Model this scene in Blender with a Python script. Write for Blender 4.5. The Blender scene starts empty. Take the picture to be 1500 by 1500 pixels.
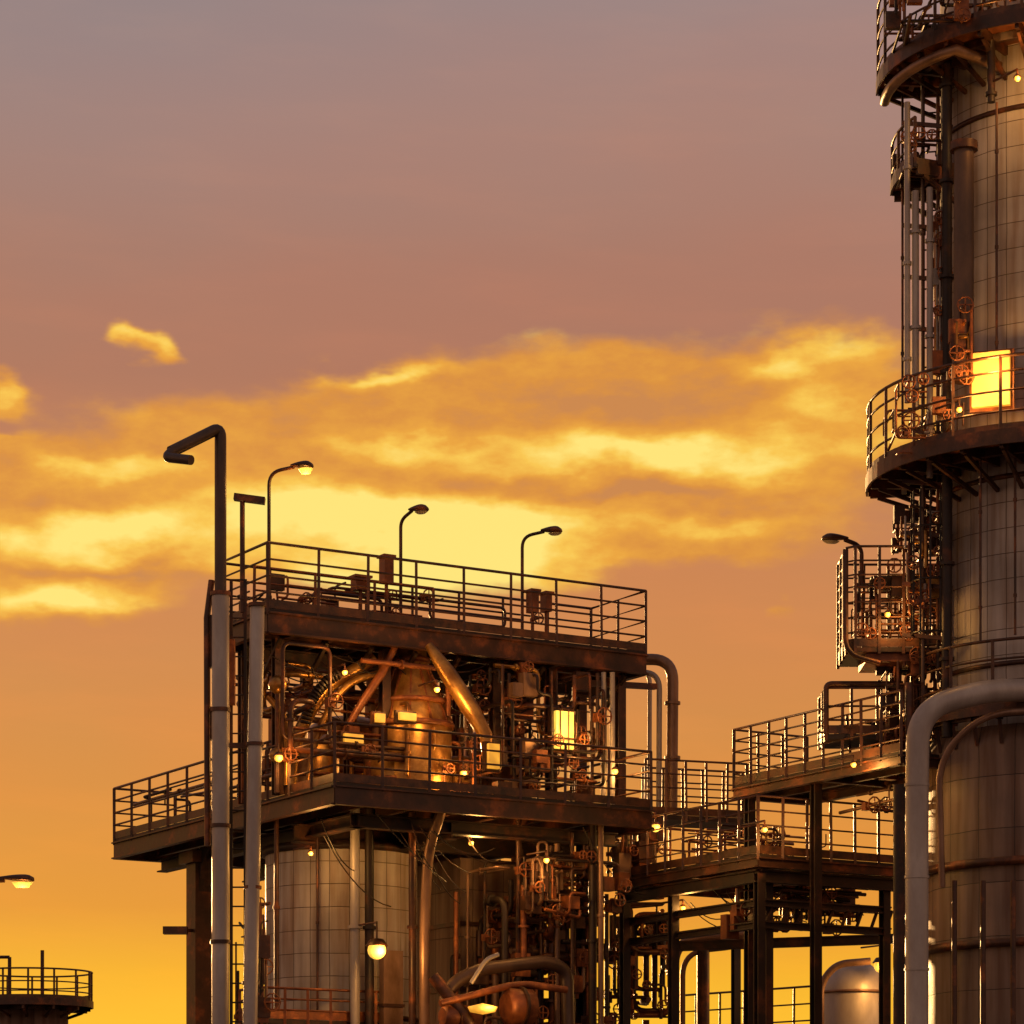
import bpy, math, random
from mathutils import Vector, Matrix
rnd = random.Random(7)
sc = bpy.context.scene
# ------------------------------------------------------------------ camera
F, HZ, CZ = 4250.0, 1750.0, 1.7      # survey constants: focal length, horizon, eye height
def W(px, py, Y): return Vector(((px-750)/F*Y, Y, CZ+(HZ-py)/F*Y))
cd = bpy.data.cameras.new("camera"); cam = bpy.data.objects.new("camera", cd)
sc.collection.objects.link(cam); sc.camera = cam
cam.location = (0, 0, CZ); cam.rotation_euler = (math.radians(90), 0, 0)
cd.sensor_width = 36; cd.lens = F/1500*36; cd.shift_y = (HZ-750)/1500; cd.clip_end = 20000
sc.view_settings.view_transform = 'Standard'; sc.view_settings.look = 'None'; sc.view_settings.exposure = 0

def lin(r, g, b):
    f = lambda c: (c/255/12.92) if c/255 <= .04045 else ((c/255+.055)/1.055)**2.4
    return (f(r), f(g), f(b), 1)
# ------------------------------------------------------------------ sky
SUN_EL, SUN_AZ = math.radians(6), math.radians(-14)
w = bpy.data.worlds.new("World"); sc.world = w; w.use_nodes = True
w.cycles.sampling_method = 'MANUAL'; w.cycles.sample_map_resolution = 256
nt = w.node_tree; nt.nodes.clear(); N = nt.nodes; L = nt.links
def setin(node, i, v):
    if v is None: return
    if hasattr(v, 'is_linked') or hasattr(v, 'links'): L.new(v, node.inputs[i])
    else: node.inputs[i].default_value = v
def M(op, a, b=None, c=None, clamp=False):
    n = N.new('ShaderNodeMath'); n.operation = op; n.use_clamp = clamp
    setin(n, 0, a); setin(n, 1, b); setin(n, 2, c); return n.outputs[0]
def ramp(fac, stops, interp='LINEAR'):
    n = N.new('ShaderNodeValToRGB'); cr = n.color_ramp; cr.interpolation = interp
    while len(cr.elements) < len(stops): cr.elements.new(.5)
    for e, (p, c) in zip(cr.elements, stops): e.position = p; e.color = c
    setin(n, 0, fac); return n.outputs[0]
def mixc(f, a, b, t='MIX'):
    n = N.new('ShaderNodeMix'); n.data_type = 'RGBA'; n.blend_type = t
    setin(n, 0, f); setin(n, 6, a); setin(n, 7, b); return n.outputs[2]
def sstep(x, a, b):
    n = N.new('ShaderNodeMapRange'); n.interpolation_type = 'SMOOTHSTEP'
    setin(n, 0, x); n.inputs[1].default_value = a; n.inputs[2].default_value = b; return n.outputs[0]
tc = N.new('ShaderNodeTexCoord'); sp = N.new('ShaderNodeSeparateXYZ'); L.new(tc.outputs['Generated'], sp.inputs[0])
x, y, z = sp.outputs
hyp = M('SQRT', M('ADD', M('MULTIPLY', x, x), M('MULTIPLY', y, y)))
A = M('MULTIPLY', M('ARCTAN2', x, y), 10.0)
E = M('MULTIPLY', M('DIVIDE', z, M('MAXIMUM', hyp, .02)), 10.0)
def comb(a, b, c=0):
    cb = N.new('ShaderNodeCombineXYZ'); setin(cb, 0, a); setin(cb, 1, b); setin(cb, 2, c); return cb.outputs[0]
def noise(vx, vy, scale, detail=6, rough=.55, seed=0, out=0):
    n = N.new('ShaderNodeTexNoise'); L.new(comb(vx, vy, float(seed)), n.inputs['Vector'])
    n.inputs['Scale'].default_value = scale; n.inputs['Detail'].default_value = detail
    n.inputs['Roughness'].default_value = rough
    return n.outputs[out]
E2 = M('MULTIPLY', E, 1.9)
wn = noise(A, E2, 2.4, 4, .5, 1, 1); ws = N.new('ShaderNodeSeparateColor'); L.new(wn, ws.inputs[0])
wA = M('MULTIPLY_ADD', M('SUBTRACT', ws.outputs[0], .5), .6, A); wE = M('MULTIPLY_ADD', M('SUBTRACT', ws.outputs[1], .5), .27, E)
def blobs(lst, sx, sy):
    P = comb(sx, sy); tot = None
    for (px, py, rx, ry, amp) in lst:
        v = N.new('ShaderNodeVectorMath'); v.operation = 'MULTIPLY_ADD'; L.new(P, v.inputs[0])
        s1, s2 = 425.0/rx, 425.0/ry
        v.inputs[1].default_value = (s1, s2, 0); v.inputs[2].default_value = (-(px-750)/425*s1, -(1750-py)/425*s2, 0)
        d = N.new('ShaderNodeVectorMath'); d.operation = 'DOT_PRODUCT'; L.new(v.outputs[0], d.inputs[0]); L.new(v.outputs[0], d.inputs[1])
        g = M('EXPONENT', M('SUBTRACT', math.log(amp), d.outputs['Value']))
        tot = g if tot is None else M('ADD', tot, g)
    return tot
dens = blobs([(960,590,340,85,1.05),(1220,600,150,85,.85),(690,620,260,75,.7),(550,560,75,22,.5),(850,700,450,65,1.0),
  (430,710,330,85,.75),(180,770,230,60,1.05),(80,880,150,46,1.15),(20,780,150,70,.8),(246,512,42,22,.8),(5,602,52,30,1.1),
  (20,682,42,15,.85),(1020,790,290,38,.75),(640,810,260,60,.9),(1165,900,35,14,.5),(280,610,150,38,.38),(190,685,110,28,.6)], wA, wE)
fb = noise(A, E2, 3.4, 6, .55, 3)
D = M('MULTIPLY_ADD', M('SUBTRACT', fb, .5), .75, dens)
alpha = sstep(D, .22, .68)
br = blobs([(930,488,60,12,.55),(790,497,80,10,.5),(1060,490,50,10,.45),(1130,540,60,20,.7),(1240,520,60,20,.4),(960,672,250,28,.9),(620,645,90,16,.55),
  (1200,600,80,40,.45),(650,765,180,38,1.0),(420,745,150,38,.75),(130,795,200,32,.85),(85,888,120,24,.95),(560,550,60,12,.65),
  (245,505,40,12,.5),(600,850,230,50,1.0),(760,800,80,40,.55),(1050,775,180,14,.4),(170,690,100,16,.5),(5,600,50,18,.4)], wA, wE)
dark = blobs([(920,590,180,28,.3),(930,725,160,12,.35),(700,705,120,14,.25),(150,842,150,11,.3)], wA, wE)
fb2 = noise(A, E2, 5.2, 6, .58, 12)
B = M('ADD', M('SUBTRACT', br, dark), M('MULTIPLY_ADD', M('SUBTRACT', fb2, .5), .85, .24), clamp=True)
ccol = ramp(B, [(0, lin(204,136,78)), (.22, lin(219,145,64)), (.48, lin(235,165,64)), (.72, lin(249,198,82)), (1, lin(255,228,122))])
st = [(0,(158,133,130)),(180,(167,130,118)),(380,(169,122,104)),(560,(174,120,96)),(760,(197,132,88)),(950,(205,137,80)),
      (1150,(214,142,67)),(1330,(228,151,54)),(1430,(246,178,46)),(1520,(253,194,50)),(1750,(225,140,45))]
stops = sorted([((1750-p)/425/12.0, lin(*c)) for p, c in st] + [(.6, lin(125,112,122)), (1, lin(92,90,110))], key=lambda t: t[0])
base = ramp(M('DIVIDE', E, 12.0), stops)
hz = noise(A, E2, .9, 2, .5, 21)
base = mixc(M('MULTIPLY', sstep(hz, .35, .7), .35), base, mixc(1.0, base, (1.14, .94, .86, 1), 'MULTIPLY'))
cool = blobs([(0,0,700,260,.6)], A, E)
base = mixc(cool, base, lin(143,130,132))
# faint high cirrus streaks
ci = noise(M('MULTIPLY_ADD', E, .8, A), M('MULTIPLY', E, 4.5), 1.3, 5, .6, 33)
base = mixc(M('MULTIPLY', sstep(ci, .42, .75), .28), base, mixc(1.0, base, (1.22, 1.1, 1.0, 1), 'MULTIPLY'))
skyc = mixc(alpha, base, ccol)
side = sstep(y, -.6, .97)      # anti-solar sky, its tone raised warm to fill camera-facing steel
back = mixc(sstep(z, -.1, .9), (.56, .345, .24, 1), (.24, .195, .19, 1))
skyc = mixc(side, back, skyc)
nis = N.new('ShaderNodeTexSky'); nis.sky_type = 'NISHITA'; nis.sun_disc = False
nis.sun_elevation = SUN_EL; nis.sun_rotation = SUN_AZ; nis.dust_density = 4
bg1 = N.new('ShaderNodeBackground'); L.new(skyc, bg1.inputs[0]); bg1.inputs[1].default_value = 1.0
bg2 = N.new('ShaderNodeBackground'); L.new(nis.outputs[0], bg2.inputs[0]); bg2.inputs[1].default_value = .0007
ad = N.new('ShaderNodeAddShader'); L.new(bg1.outputs[0], ad.inputs[0]); L.new(bg2.outputs[0], ad.inputs[1])
wo = N.new('ShaderNodeOutputWorld'); L.new(ad.outputs[0], wo.inputs[0])
sd = bpy.data.lights.new("sun", 'SUN'); so = bpy.data.objects.new("sun", sd); sc.collection.objects.link(so)
sd.energy = 4.0; sd.angle = math.radians(.6); sd.color = (1, .55, .2)
sdir = Vector((math.sin(SUN_AZ)*math.cos(SUN_EL), math.cos(SUN_AZ)*math.cos(SUN_EL), math.sin(SUN_EL)))
so.rotation_euler = sdir.to_track_quat('Z', 'Y').to_euler(); so.location = (-20, 200, 60)

# ------------------------------------------------------------------ materials
MATS = {}
def newmat(name):
    m = bpy.data.materials.new(name); m.use_nodes = True; MATS[name] = m
    return m, m.node_tree.nodes, m.node_tree.links, m.node_tree.nodes['Principled BSDF']
def noisy(name, c1, c2, scale, metal, r1, r2, c3=None, bump=.15, stretch=(1,1,1)):
    m, n, l, p = newmat(name)
    t = n.new('ShaderNodeTexCoord'); mp = n.new('ShaderNodeMapping'); mp.inputs['Scale'].default_value = stretch
    l.new(t.outputs['Object'], mp.inputs[0])
    a = n.new('ShaderNodeTexNoise'); a.inputs['Scale'].default_value = scale; a.inputs['Detail'].default_value = 6; a.inputs['Roughness'].default_value = .65
    l.new(mp.outputs[0], a.inputs[0])
    cr = n.new('ShaderNodeValToRGB'); cr.color_ramp.elements[0].position = .35; cr.color_ramp.elements[1].position = .68
    cr.color_ramp.elements[0].color = (*c1, 1); cr.color_ramp.elements[1].color = (*c2, 1)
    if c3: e = cr.color_ramp.elements.new(.54); e.color = (*c3, 1)
    l.new(a.outputs[0], cr.inputs[0]); l.new(cr.outputs[0], p.inputs['Base Color'])
    mr = n.new('ShaderNodeMapRange'); mr.inputs[3].default_value = r1; mr.inputs[4].default_value = r2
    l.new(a.outputs[0], mr.inputs[0]); l.new(mr.outputs[0], p.inputs['Roughness'])
    p.inputs['Metallic'].default_value = metal
    b = n.new('ShaderNodeTexNoise'); b.inputs['Scale'].default_value = scale*6; b.inputs['Detail'].default_value = 3
    l.new(mp.outputs[0], b.inputs[0])
    bp = n.new('ShaderNodeBump'); bp.inputs['Strength'].default_value = bump; bp.inputs['Distance'].default_value = .02
    l.new(b.outputs[0], bp.inputs['Height']); l.new(bp.outputs[0], p.inputs['Normal'])
    return m
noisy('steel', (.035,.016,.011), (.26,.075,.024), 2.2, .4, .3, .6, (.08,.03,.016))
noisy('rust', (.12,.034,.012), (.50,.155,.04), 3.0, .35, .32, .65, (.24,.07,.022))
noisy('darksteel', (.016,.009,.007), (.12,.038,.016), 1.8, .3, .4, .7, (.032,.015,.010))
noisy('railpaint', (.03,.015,.011), (.16,.055,.02), 4.0, .3, .3, .6)
noisy('pipe', (.30,.235,.205), (.52,.44,.39), 1.6, .25, .32, .6, (.40,.33,.29), .08, (1,1,.35))
noisy('pipebrown', (.13,.065,.038), (.33,.18,.11), 2.0, .5, .3, .55, None, .1, (1,1,.4))
noisy('pipedark', (.05,.028,.02), (.13,.07,.045), 2.0, .4, .3, .55, None, .1, (1,1,.4))
noisy('brass', (.22,.085,.02), (.66,.35,.09), 3.0, .75, .22, .45, (.42,.2,.05))
noisy('concrete', (.07,.055,.047), (.16,.12,.10), 1.2, 0, .8, .95)
def panelmat(name, c1, c2, mortar, bw, bh, lo=.6, tintamt=.6):
    m, n, l, p = newmat(name)
    uv = n.new('ShaderNodeUVMap'); b = n.new('ShaderNodeTexBrick'); b.offset = 0; b.squash = 1
    # slight waviness so that the seams are not ruler-straight
    wv = n.new('ShaderNodeTexNoise'); wv.inputs['Scale'].default_value = .9; l.new(uv.outputs[0], wv.inputs[0])
    wm = n.new('ShaderNodeVectorMath'); wm.operation = 'MULTIPLY_ADD'; l.new(wv.outputs[1], wm.inputs[0]); wm.inputs[1].default_value = (.05,.05,0); l.new(uv.outputs[0], wm.inputs[2])
    l.new(wm.outputs[0], b.inputs[0])
    b.inputs['Color1'].default_value = (*c1, 1); b.inputs['Color2'].default_value = (*c2, 1); b.inputs['Mortar'].default_value = (*mortar, 1)
    b.inputs['Scale'].default_value = 1; b.inputs['Mortar Size'].default_value = .008; b.inputs['Mortar Smooth'].default_value = .5
    b.inputs['Brick Width'].default_value = bw; b.inputs['Row Height'].default_value = bh; b.inputs['Bias'].default_value = -.1
    mp = n.new('ShaderNodeMapping'); mp.inputs['Scale'].default_value = (2.6, .2, 1); l.new(uv.outputs[0], mp.inputs[0])
    s = n.new('ShaderNodeTexNoise'); s.inputs['Scale'].default_value = 2.0; s.inputs['Detail'].default_value = 7; l.new(mp.outputs[0], s.inputs[0])
    s2 = n.new('ShaderNodeTexNoise'); s2.inputs['Scale'].default_value = 1.1; s2.inputs['Detail'].default_value = 5; l.new(uv.outputs[0], s2.inputs[0])
    def mr(src, a, bb, c, d):
        q = n.new('ShaderNodeMapRange'); q.inputs[1].default_value = a; q.inputs[2].default_value = bb; q.inputs[3].default_value = c; q.inputs[4].default_value = d
        l.new(src, q.inputs[0]); return q.outputs[0]
    mu = n.new('ShaderNodeMath'); mu.operation = 'MULTIPLY'; l.new(mr(s.outputs[0], .32, .68, lo, 1.15), mu.inputs[0]); l.new(mr(s2.outputs[0], .3, .7, .7, 1.15), mu.inputs[1])
    mx = n.new('ShaderNodeVectorMath'); mx.operation = 'SCALE'; l.new(b.outputs[0], mx.inputs[0]); l.new(mu.outputs[0], mx.inputs['Scale'])
    tint = n.new('ShaderNodeMix'); tint.data_type = 'RGBA'; tint.blend_type = 'MULTIPLY'; l.new(mr(s.outputs[0], .32, .52, tintamt, 0), tint.inputs[0])
    l.new(mx.outputs[0], tint.inputs[6]); tint.inputs[7].default_value = (1, .66, .42, 1)
    l.new(tint.outputs[2], p.inputs['Base Color'])
    p.inputs['Metallic'].default_value = 0.05; l.new(mr(s2.outputs[0], .3, .7, .45, .7), p.inputs['Roughness'])
    bp = n.new('ShaderNodeBump'); bp.invert = True; bp.inputs['Strength'].default_value = .5; bp.inputs['Distance'].default_value = .02
    ad_ = n.new('ShaderNodeMath'); ad_.operation = 'MULTIPLY_ADD'; l.new(s2.outputs[0], ad_.inputs[0]); ad_.inputs[1].default_value = .6; l.new(b.outputs[1], ad_.inputs[2])
    l.new(ad_.outputs[0], bp.inputs['Height']); l.new(bp.outputs[0], p.inputs['Normal'])
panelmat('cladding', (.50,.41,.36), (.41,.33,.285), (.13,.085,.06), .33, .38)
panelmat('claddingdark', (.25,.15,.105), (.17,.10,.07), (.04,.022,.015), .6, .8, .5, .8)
def emis(name, col, s):
    m, n, l, p = newmat(name); p.inputs['Base Color'].default_value = (.6,.4,.15,1)
    t = n.new('ShaderNodeTexCoord'); a = n.new('ShaderNodeTexNoise'); a.inputs['Scale'].default_value = 5; l.new(t.outputs['Object'], a.inputs[0])
    mr = n.new('ShaderNodeMapRange'); mr.inputs[1].default_value = .3; mr.inputs[2].default_value = .7; mr.inputs[3].default_value = s*.55; mr.inputs[4].default_value = s*1.2
    l.new(a.outputs[0], mr.inputs[0]); l.new(mr.outputs[0], p.inputs['Emission Strength'])
    p.inputs['Emission Color'].default_value = (*col, 1)
emis('lampglow', (1,.56,.07), 1.25); emis('lampsoft', (1,.42,.03), .8)
m_, n_, l_, p_ = newmat('glass'); p_.inputs['Base Color'].default_value = (.5,.42,.3,1); p_.inputs['Roughness'].default_value = .2

# ------------------------------------------------------------------ mesh builder
class MB:
    def __init__(s): s.v=[]; s.f=[]; s.uv=[]; s.sm=[]
    def add(s, vs, fs, uvs=None, smooth=False):
        o = len(s.v); s.v += [tuple(q) for q in vs]
        for i, f in enumerate(fs):
            s.f.append([o+k for k in f]); s.sm.append(smooth)
            s.uv.append(uvs[i] if uvs else [(0,0)]*len(f))
    def obox(s, c, ax, ay, az):   # half-axis vectors
        c = Vector(c); vs = [c+ax*i+ay*j+az*k for i in (-1,1) for j in (-1,1) for k in (-1,1)]
        hs=(ax.length, ay.length, az.length)
        fs=[(0,1,3,2),(4,6,7,5),(0,4,5,1),(2,3,7,6),(0,2,6,4),(1,5,7,3)]
        def uvq(f):
            out=[]
            for k in f:
                i,j,l=(1 if k&4 else -1),(1 if k&2 else -1),(1 if k&1 else -1); out.append(((i*hs[0]+j*hs[1]), l*hs[2]))
            return out
        s.add(vs, fs, [uvq(f) for f in fs])
    def box(s, c, sx, sy, sz, u=Vector((1,0,0))):
        v = Vector((-u.y, u.x, 0)); s.obox(c, u*sx/2, v*sy/2, Vector((0,0,sz/2)))
    def beam(s, p1, p2, wd, ht):
        p1=Vector(p1); p2=Vector(p2); d=p2-p1; t=d.normalized()
        up = Vector((0,0,1)) if abs(t.z)<.95 else Vector((0,1,0))
        sd_ = t.cross(up).normalized(); up = sd_.cross(t)
        s.obox((p1+p2)/2, d/2, sd_*wd/2, up*ht/2)
    def ibeam(s, p1, p2, wd, ht):
        p1=Vector(p1); p2=Vector(p2); d=p2-p1; t=d.normalized()
        up = Vector((0,0,1)) if abs(t.z)<.95 else Vector((.515,-.857,0))
        sd_ = t.cross(up).normalized(); up = sd_.cross(t); c=(p1+p2)/2; tf=.025
        s.obox(c, d/2, sd_*.012, up*(ht/2-tf)); 
        for q in (-1,1): s.obox(c+up*q*(ht/2-tf/2), d/2, sd_*wd/2, up*tf/2)
    def tube(s, pts, r, seg=8, caps=True, closed=False):
        pts=[Vector(q) for q in pts]; n=len(pts); rings=[]; prev=None
        for i,p in enumerate(pts):
            if closed: t=(pts[(i+1)%n]-pts[i-1]).normalized()
            else: t=(pts[min(i+1,n-1)]-pts[max(i-1,0)]).normalized()
            if prev is None:
                a = Vector((0,0,1)) if abs(t.z)<.9 else Vector((1,0,0)); nx=t.cross(a).normalized()
            else:
                nx = prev - t*prev.dot(t); nx.normalize()
            prev=nx; ny=t.cross(nx); rr = r[i] if isinstance(r,(list,tuple)) else r
            rings.append([p+nx*rr*math.cos(2*math.pi*k/seg)+ny*rr*math.sin(2*math.pi*k/seg) for k in range(seg)])
        vs=[q for rg in rings for q in rg]; fs=[]
        for i in range(n if closed else n-1):
            j=(i+1)%n
            for k in range(seg): k2=(k+1)%seg; fs.append((i*seg+k, i*seg+k2, j*seg+k2, j*seg+k))
        s.add(vs, fs, smooth=True)
        if caps and not closed: s.add(rings[0]+rings[-1], [tuple(range(seg))[::-1], tuple(range(seg,2*seg))])
    def lathe(s, cx, cy, prof, seg=48, a0=0, a1=360):
        full = (a1-a0)>=360; na = seg if full else seg+1; vs=[]; fs=[]; uvs=[]
        for (r,zz) in prof:
            for k in range(na):
                a=math.radians(a0+(a1-a0)*k/seg); vs.append((cx+r*math.cos(a), cy+r*math.sin(a), zz))
        R=max(p[0] for p in prof); acc=0
        for i in range(len(prof)-1):
            (ra,za),(rb,zb)=prof[i],prof[i+1]; dl=math.hypot(rb-ra,zb-za)
            for k in range(seg):
                k2=(k+1)%na if full else k+1
                fs.append((i*na+k,i*na+k2,(i+1)*na+k2,(i+1)*na+k))
                ua=R*math.radians((a1-a0)*k/seg); ub=R*math.radians((a1-a0)*(k+1)/seg)
                uvs.append([(ua,acc),(ub,acc),(ub,acc+dl),(ua,acc+dl)])
            acc+=dl
        s.add(vs,fs,uvs,True)
    def prism(s, poly, z0, z1):
        n=len(poly); vs=[(p[0],p[1],z0) for p in poly]+[(p[0],p[1],z1) for p in poly]
        fs=[tuple(range(n))[::-1], tuple(range(n,2*n))]+[(i,(i+1)%n,n+(i+1)%n,n+i) for i in range(n)]
        s.add(vs,fs)
    def flange(s, p, t, r, th=.05):
        p=Vector(p); t=Vector(t).normalized(); s.tube([p-t*th/2, p+t*th/2], r, 12)
    def wheel(s, p, nrm, r):
        nrm=Vector(nrm).normalized(); a=nrm.cross(Vector((0,0,1)));
        if a.length<.1: a=Vector((1,0,0))
        a.normalize(); b=nrm.cross(a); p=Vector(p)
        s.tube([p+a*r*math.cos(q*math.pi/5)+b*r*math.sin(q*math.pi/5) for q in range(10)], .014, 5, closed=True)
        s.beam(p-a*r,p+a*r,.018,.018); s.beam(p-b*r,p+b*r,.018,.018); s.tube([p, p-nrm*.25], .02, 6)
    def cable(s, a, b, sag, r=.009):
        a=Vector(a); b=Vector(b); s.tube([a.lerp(b,k/8)-Vector((0,0,sag*4*(k/8)*(1-k/8))) for k in range(9)], r, 5)
class Asm:
    def __init__(s, name):
        s.e=bpy.data.objects.new(name,None); sc.collection.objects.link(s.e); s.p={}
    def m(s, part, mat):
        return s.p.setdefault((part,mat), MB())
    def done(s):
        for (part,mat),b in s.p.items():
            if not b.v: continue
            me=bpy.data.meshes.new(part); me.from_pydata(b.v,[],b.f); me.update()
            ul=me.uv_layers.new(name='UVMap'); i=0
            for fu in b.uv:
                for c in fu: ul.data[i].uv=c; i+=1
            me.polygons.foreach_set('use_smooth', b.sm)
            me.materials.append(MATS[mat]); o=bpy.data.objects.new(part,me); sc.collection.objects.link(o); o.parent=s.e
def fillet(pts, R, n=6):
    pts=[Vector(p) for p in pts]; out=[pts[0]]
    for i in range(1,len(pts)-1):
        a,b,c=pts[i-1],pts[i],pts[i+1]; r=min(R,(a-b).length*.48,(c-b).length*.48)
        p0=b+(a-b).normalized()*r; p1=b+(c-b).normalized()*r
        for k in range(n+1):
            t=k/n; out.append(p0*(1-t)**2*1+b*2*t*(1-t)+p1*t*t)
    out.append(pts[-1]); return out
U=Vector((.857,.515,0)).normalized(); V=Vector((-U.y,U.x,0)); ZZ=Vector((0,0,1))
def railing(b, pts, z, h=1.05, sp=1.0, mids=(.33,.66), toe=True, r=.024, closed=False):
    P=[Vector((p[0],p[1],0)) for p in pts]
    if closed: P.append(P[0])
    R=random.Random(int(abs(P[0].x)*100+z*10))
    for q in [1.0]+list(mids):
        line=[p+ZZ*(z+h*q) for p in P]
        b.tube(line, r if q==1.0 else r*.75, 6)
    acc=0
    for i in range(len(P)-1):
        a,c=P[i],P[i+1]; ln=(c-a).length; d=(c-a).normalized()
        if toe: b.beam(a+ZZ*(z+.07), c+ZZ*(z+.07), .012, .13)
        if ln>sp*.6:
            k=max(1,round(ln/sp))
            for j in range(k+1):
                q=a.lerp(c,j/k); lean=d*R.uniform(-.014,.014); b.beam(q+ZZ*(z-.1), q+lean+ZZ*(z+h), .045, .045)
        else:
            acc+=ln
            if acc>=sp or i==0: acc=0; b.beam(a+ZZ*(z-.1), a+ZZ*(z+h), .045,.045)
    b.beam(P[-1]+ZZ*(z-.1), P[-1]+ZZ*(z+h), .048,.048)
def deck(asm, O, lu, lv, z, fd=.32, joist=.8, plate='darksteel', fm='steel'):
    O=Vector((O[0],O[1],0)); c=[O,O+U*lu,O+U*lu+V*lv,O+V*lv]
    asm.m('deck_plate',plate).prism(c, z-.05, z)
    b=asm.m('deck_beams',fm)
    for i in range(4): b.ibeam(c[i]+ZZ*(z-.056-fd/2), c[(i+1)%4]+ZZ*(z-.056-fd/2), .12, fd)
    k=int(lu/joist)
    for i in range(1,k): b.ibeam(O+U*lu*i/k+V*.1+ZZ*(z-.056-fd*.35), O+U*lu*i/k+V*(lv-.1)+ZZ*(z-.056-fd*.35), .08, fd*.7)
    b.ibeam(O+V*lv*.5+U*.1+ZZ*(z-.06-fd*.4), O+V*lv*.5+U*(lu-.1)+ZZ*(z-.06-fd*.4), .1, fd*.78)
    return c
def ladder(b, p, z0, z1, side, out, cage=True, wd=.45, cr=.36):
    p=Vector((p[0],p[1],0)); side=side.normalized(); out=out.normalized()
    for q in (-1,1): b.beam(p+side*q*wd/2+ZZ*z0, p+side*q*wd/2+ZZ*z1, .05,.03)
    zz=z0+.2
    while zz<z1: b.tube([p-side*wd/2+ZZ*zz, p+side*wd/2+ZZ*zz], .014, 5); zz+=.3
    if cage:
        zz=z0+.6
        def hoop(a): return side*cr*math.cos(a)+out*(cr*math.sin(a)+.3)
        while zz<z1:
            b.tube([p-side*wd/2+ZZ*zz]+[p+hoop(math.pi-math.pi*k/6)+ZZ*zz for k in range(7)]+[p+side*wd/2+ZZ*zz], .017,5); zz+=.8
        for k in range(0,7): h=p+hoop(math.pi*k/6); b.beam(h+ZZ*(z0+.6), h+ZZ*(z1), .03,.012)
def clutter(asm, O, lu, lv, z0, z1, n, seed, mats=('steel','rust','pipebrown','darksteel'), rr=(.018,.06), boxes=True, part='process_piping'):
    R=random.Random(seed); O=Vector((O[0],O[1],0))
    for i in range(n):
        b=asm.m(part, R.choice(mats)); r=R.uniform(*rr)
        p=[R.uniform(0,lu),R.uniform(0,lv),R.uniform(z0,z1)]; path=[tuple(p)]; last=-1
        for k in range(R.randint(2,5)):
            ax=R.choice([q for q in (0,1,2,2) if q!=last]); last=ax
            lim=((0,lu),(0,lv),(z0,z1))[ax]; p[ax]=R.uniform(*lim); path.append(tuple(p))
        P=[O+U*a+V*c+ZZ*d for a,c,d in path]
        P=[q for j,q in enumerate(P) if j==0 or (q-P[j-1]).length>.12]
        if len(P)<2: continue
        b.tube(fillet(P,r*4,4), r, 7)
        for j in range(len(P)-1):
            d=P[j+1]-P[j]
            if d.length>.6 and R.random()<.7: b.flange(P[j]+d*R.uniform(.3,.7), d, r*1.8, .04)
            if d.length>.5 and R.random()<.35: 
                q=P[j]+d*R.uniform(.3,.7); asm.m('valves','rust').wheel(q-V*.22, -V, R.uniform(.07,.14))
                asm.m('valves','rust').box(q, r*3.5, r*3.5, r*4.5, U)
        if boxes and R.random()<.4:
            q=O+U*R.uniform(0,lu)+V*R.uniform(0,lv)+ZZ*R.uniform(z0,z1)
            asm.m('junction_boxes',R.choice(('steel','pipebrown','rust'))).box(q, R.uniform(.15,.3),R.uniform(.1,.2),R.uniform(.2,.4),U)
def pointlight(name, p, e, parent=None, col=(1,.50,.12), r=.12):
    d=bpy.data.lights.new(name,'POINT'); d.energy=e; d.color=col; d.shadow_soft_size=r
    o=bpy.data.objects.new(name,d); sc.collection.objects.link(o); o.location=p
    if parent: o.parent=parent
def bulb_and_fill(asm, q, r=.09, e=25, mat='lampglow'):  # real bulkhead lamps, and extra ones added only for warm fill
    q=Vector(q); asm.m('bulkhead_and_fill_lamp',mat).lathe(q.x,q.y,[(r*math.sin(k*math.pi/8),q.z-r*math.cos(k*math.pi/8)) for k in range(9)],16)
    asm.m('bulkhead_and_fill_lamp_cap','steel').lathe(q.x,q.y,[(r*1.25,q.z+r*.45),(r*.7,q.z+r*1.2),(0,q.z+r*1.3)],16); asm.m('bulkhead_and_fill_lamp_cap','steel').tube([q+ZZ*r,q+ZZ*r*3,q+ZZ*r*3+V*.6],.018,6)
    pointlight('bulb_and_fill', q-V*(r+.12)-ZZ*.05, e, asm.e)
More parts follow.
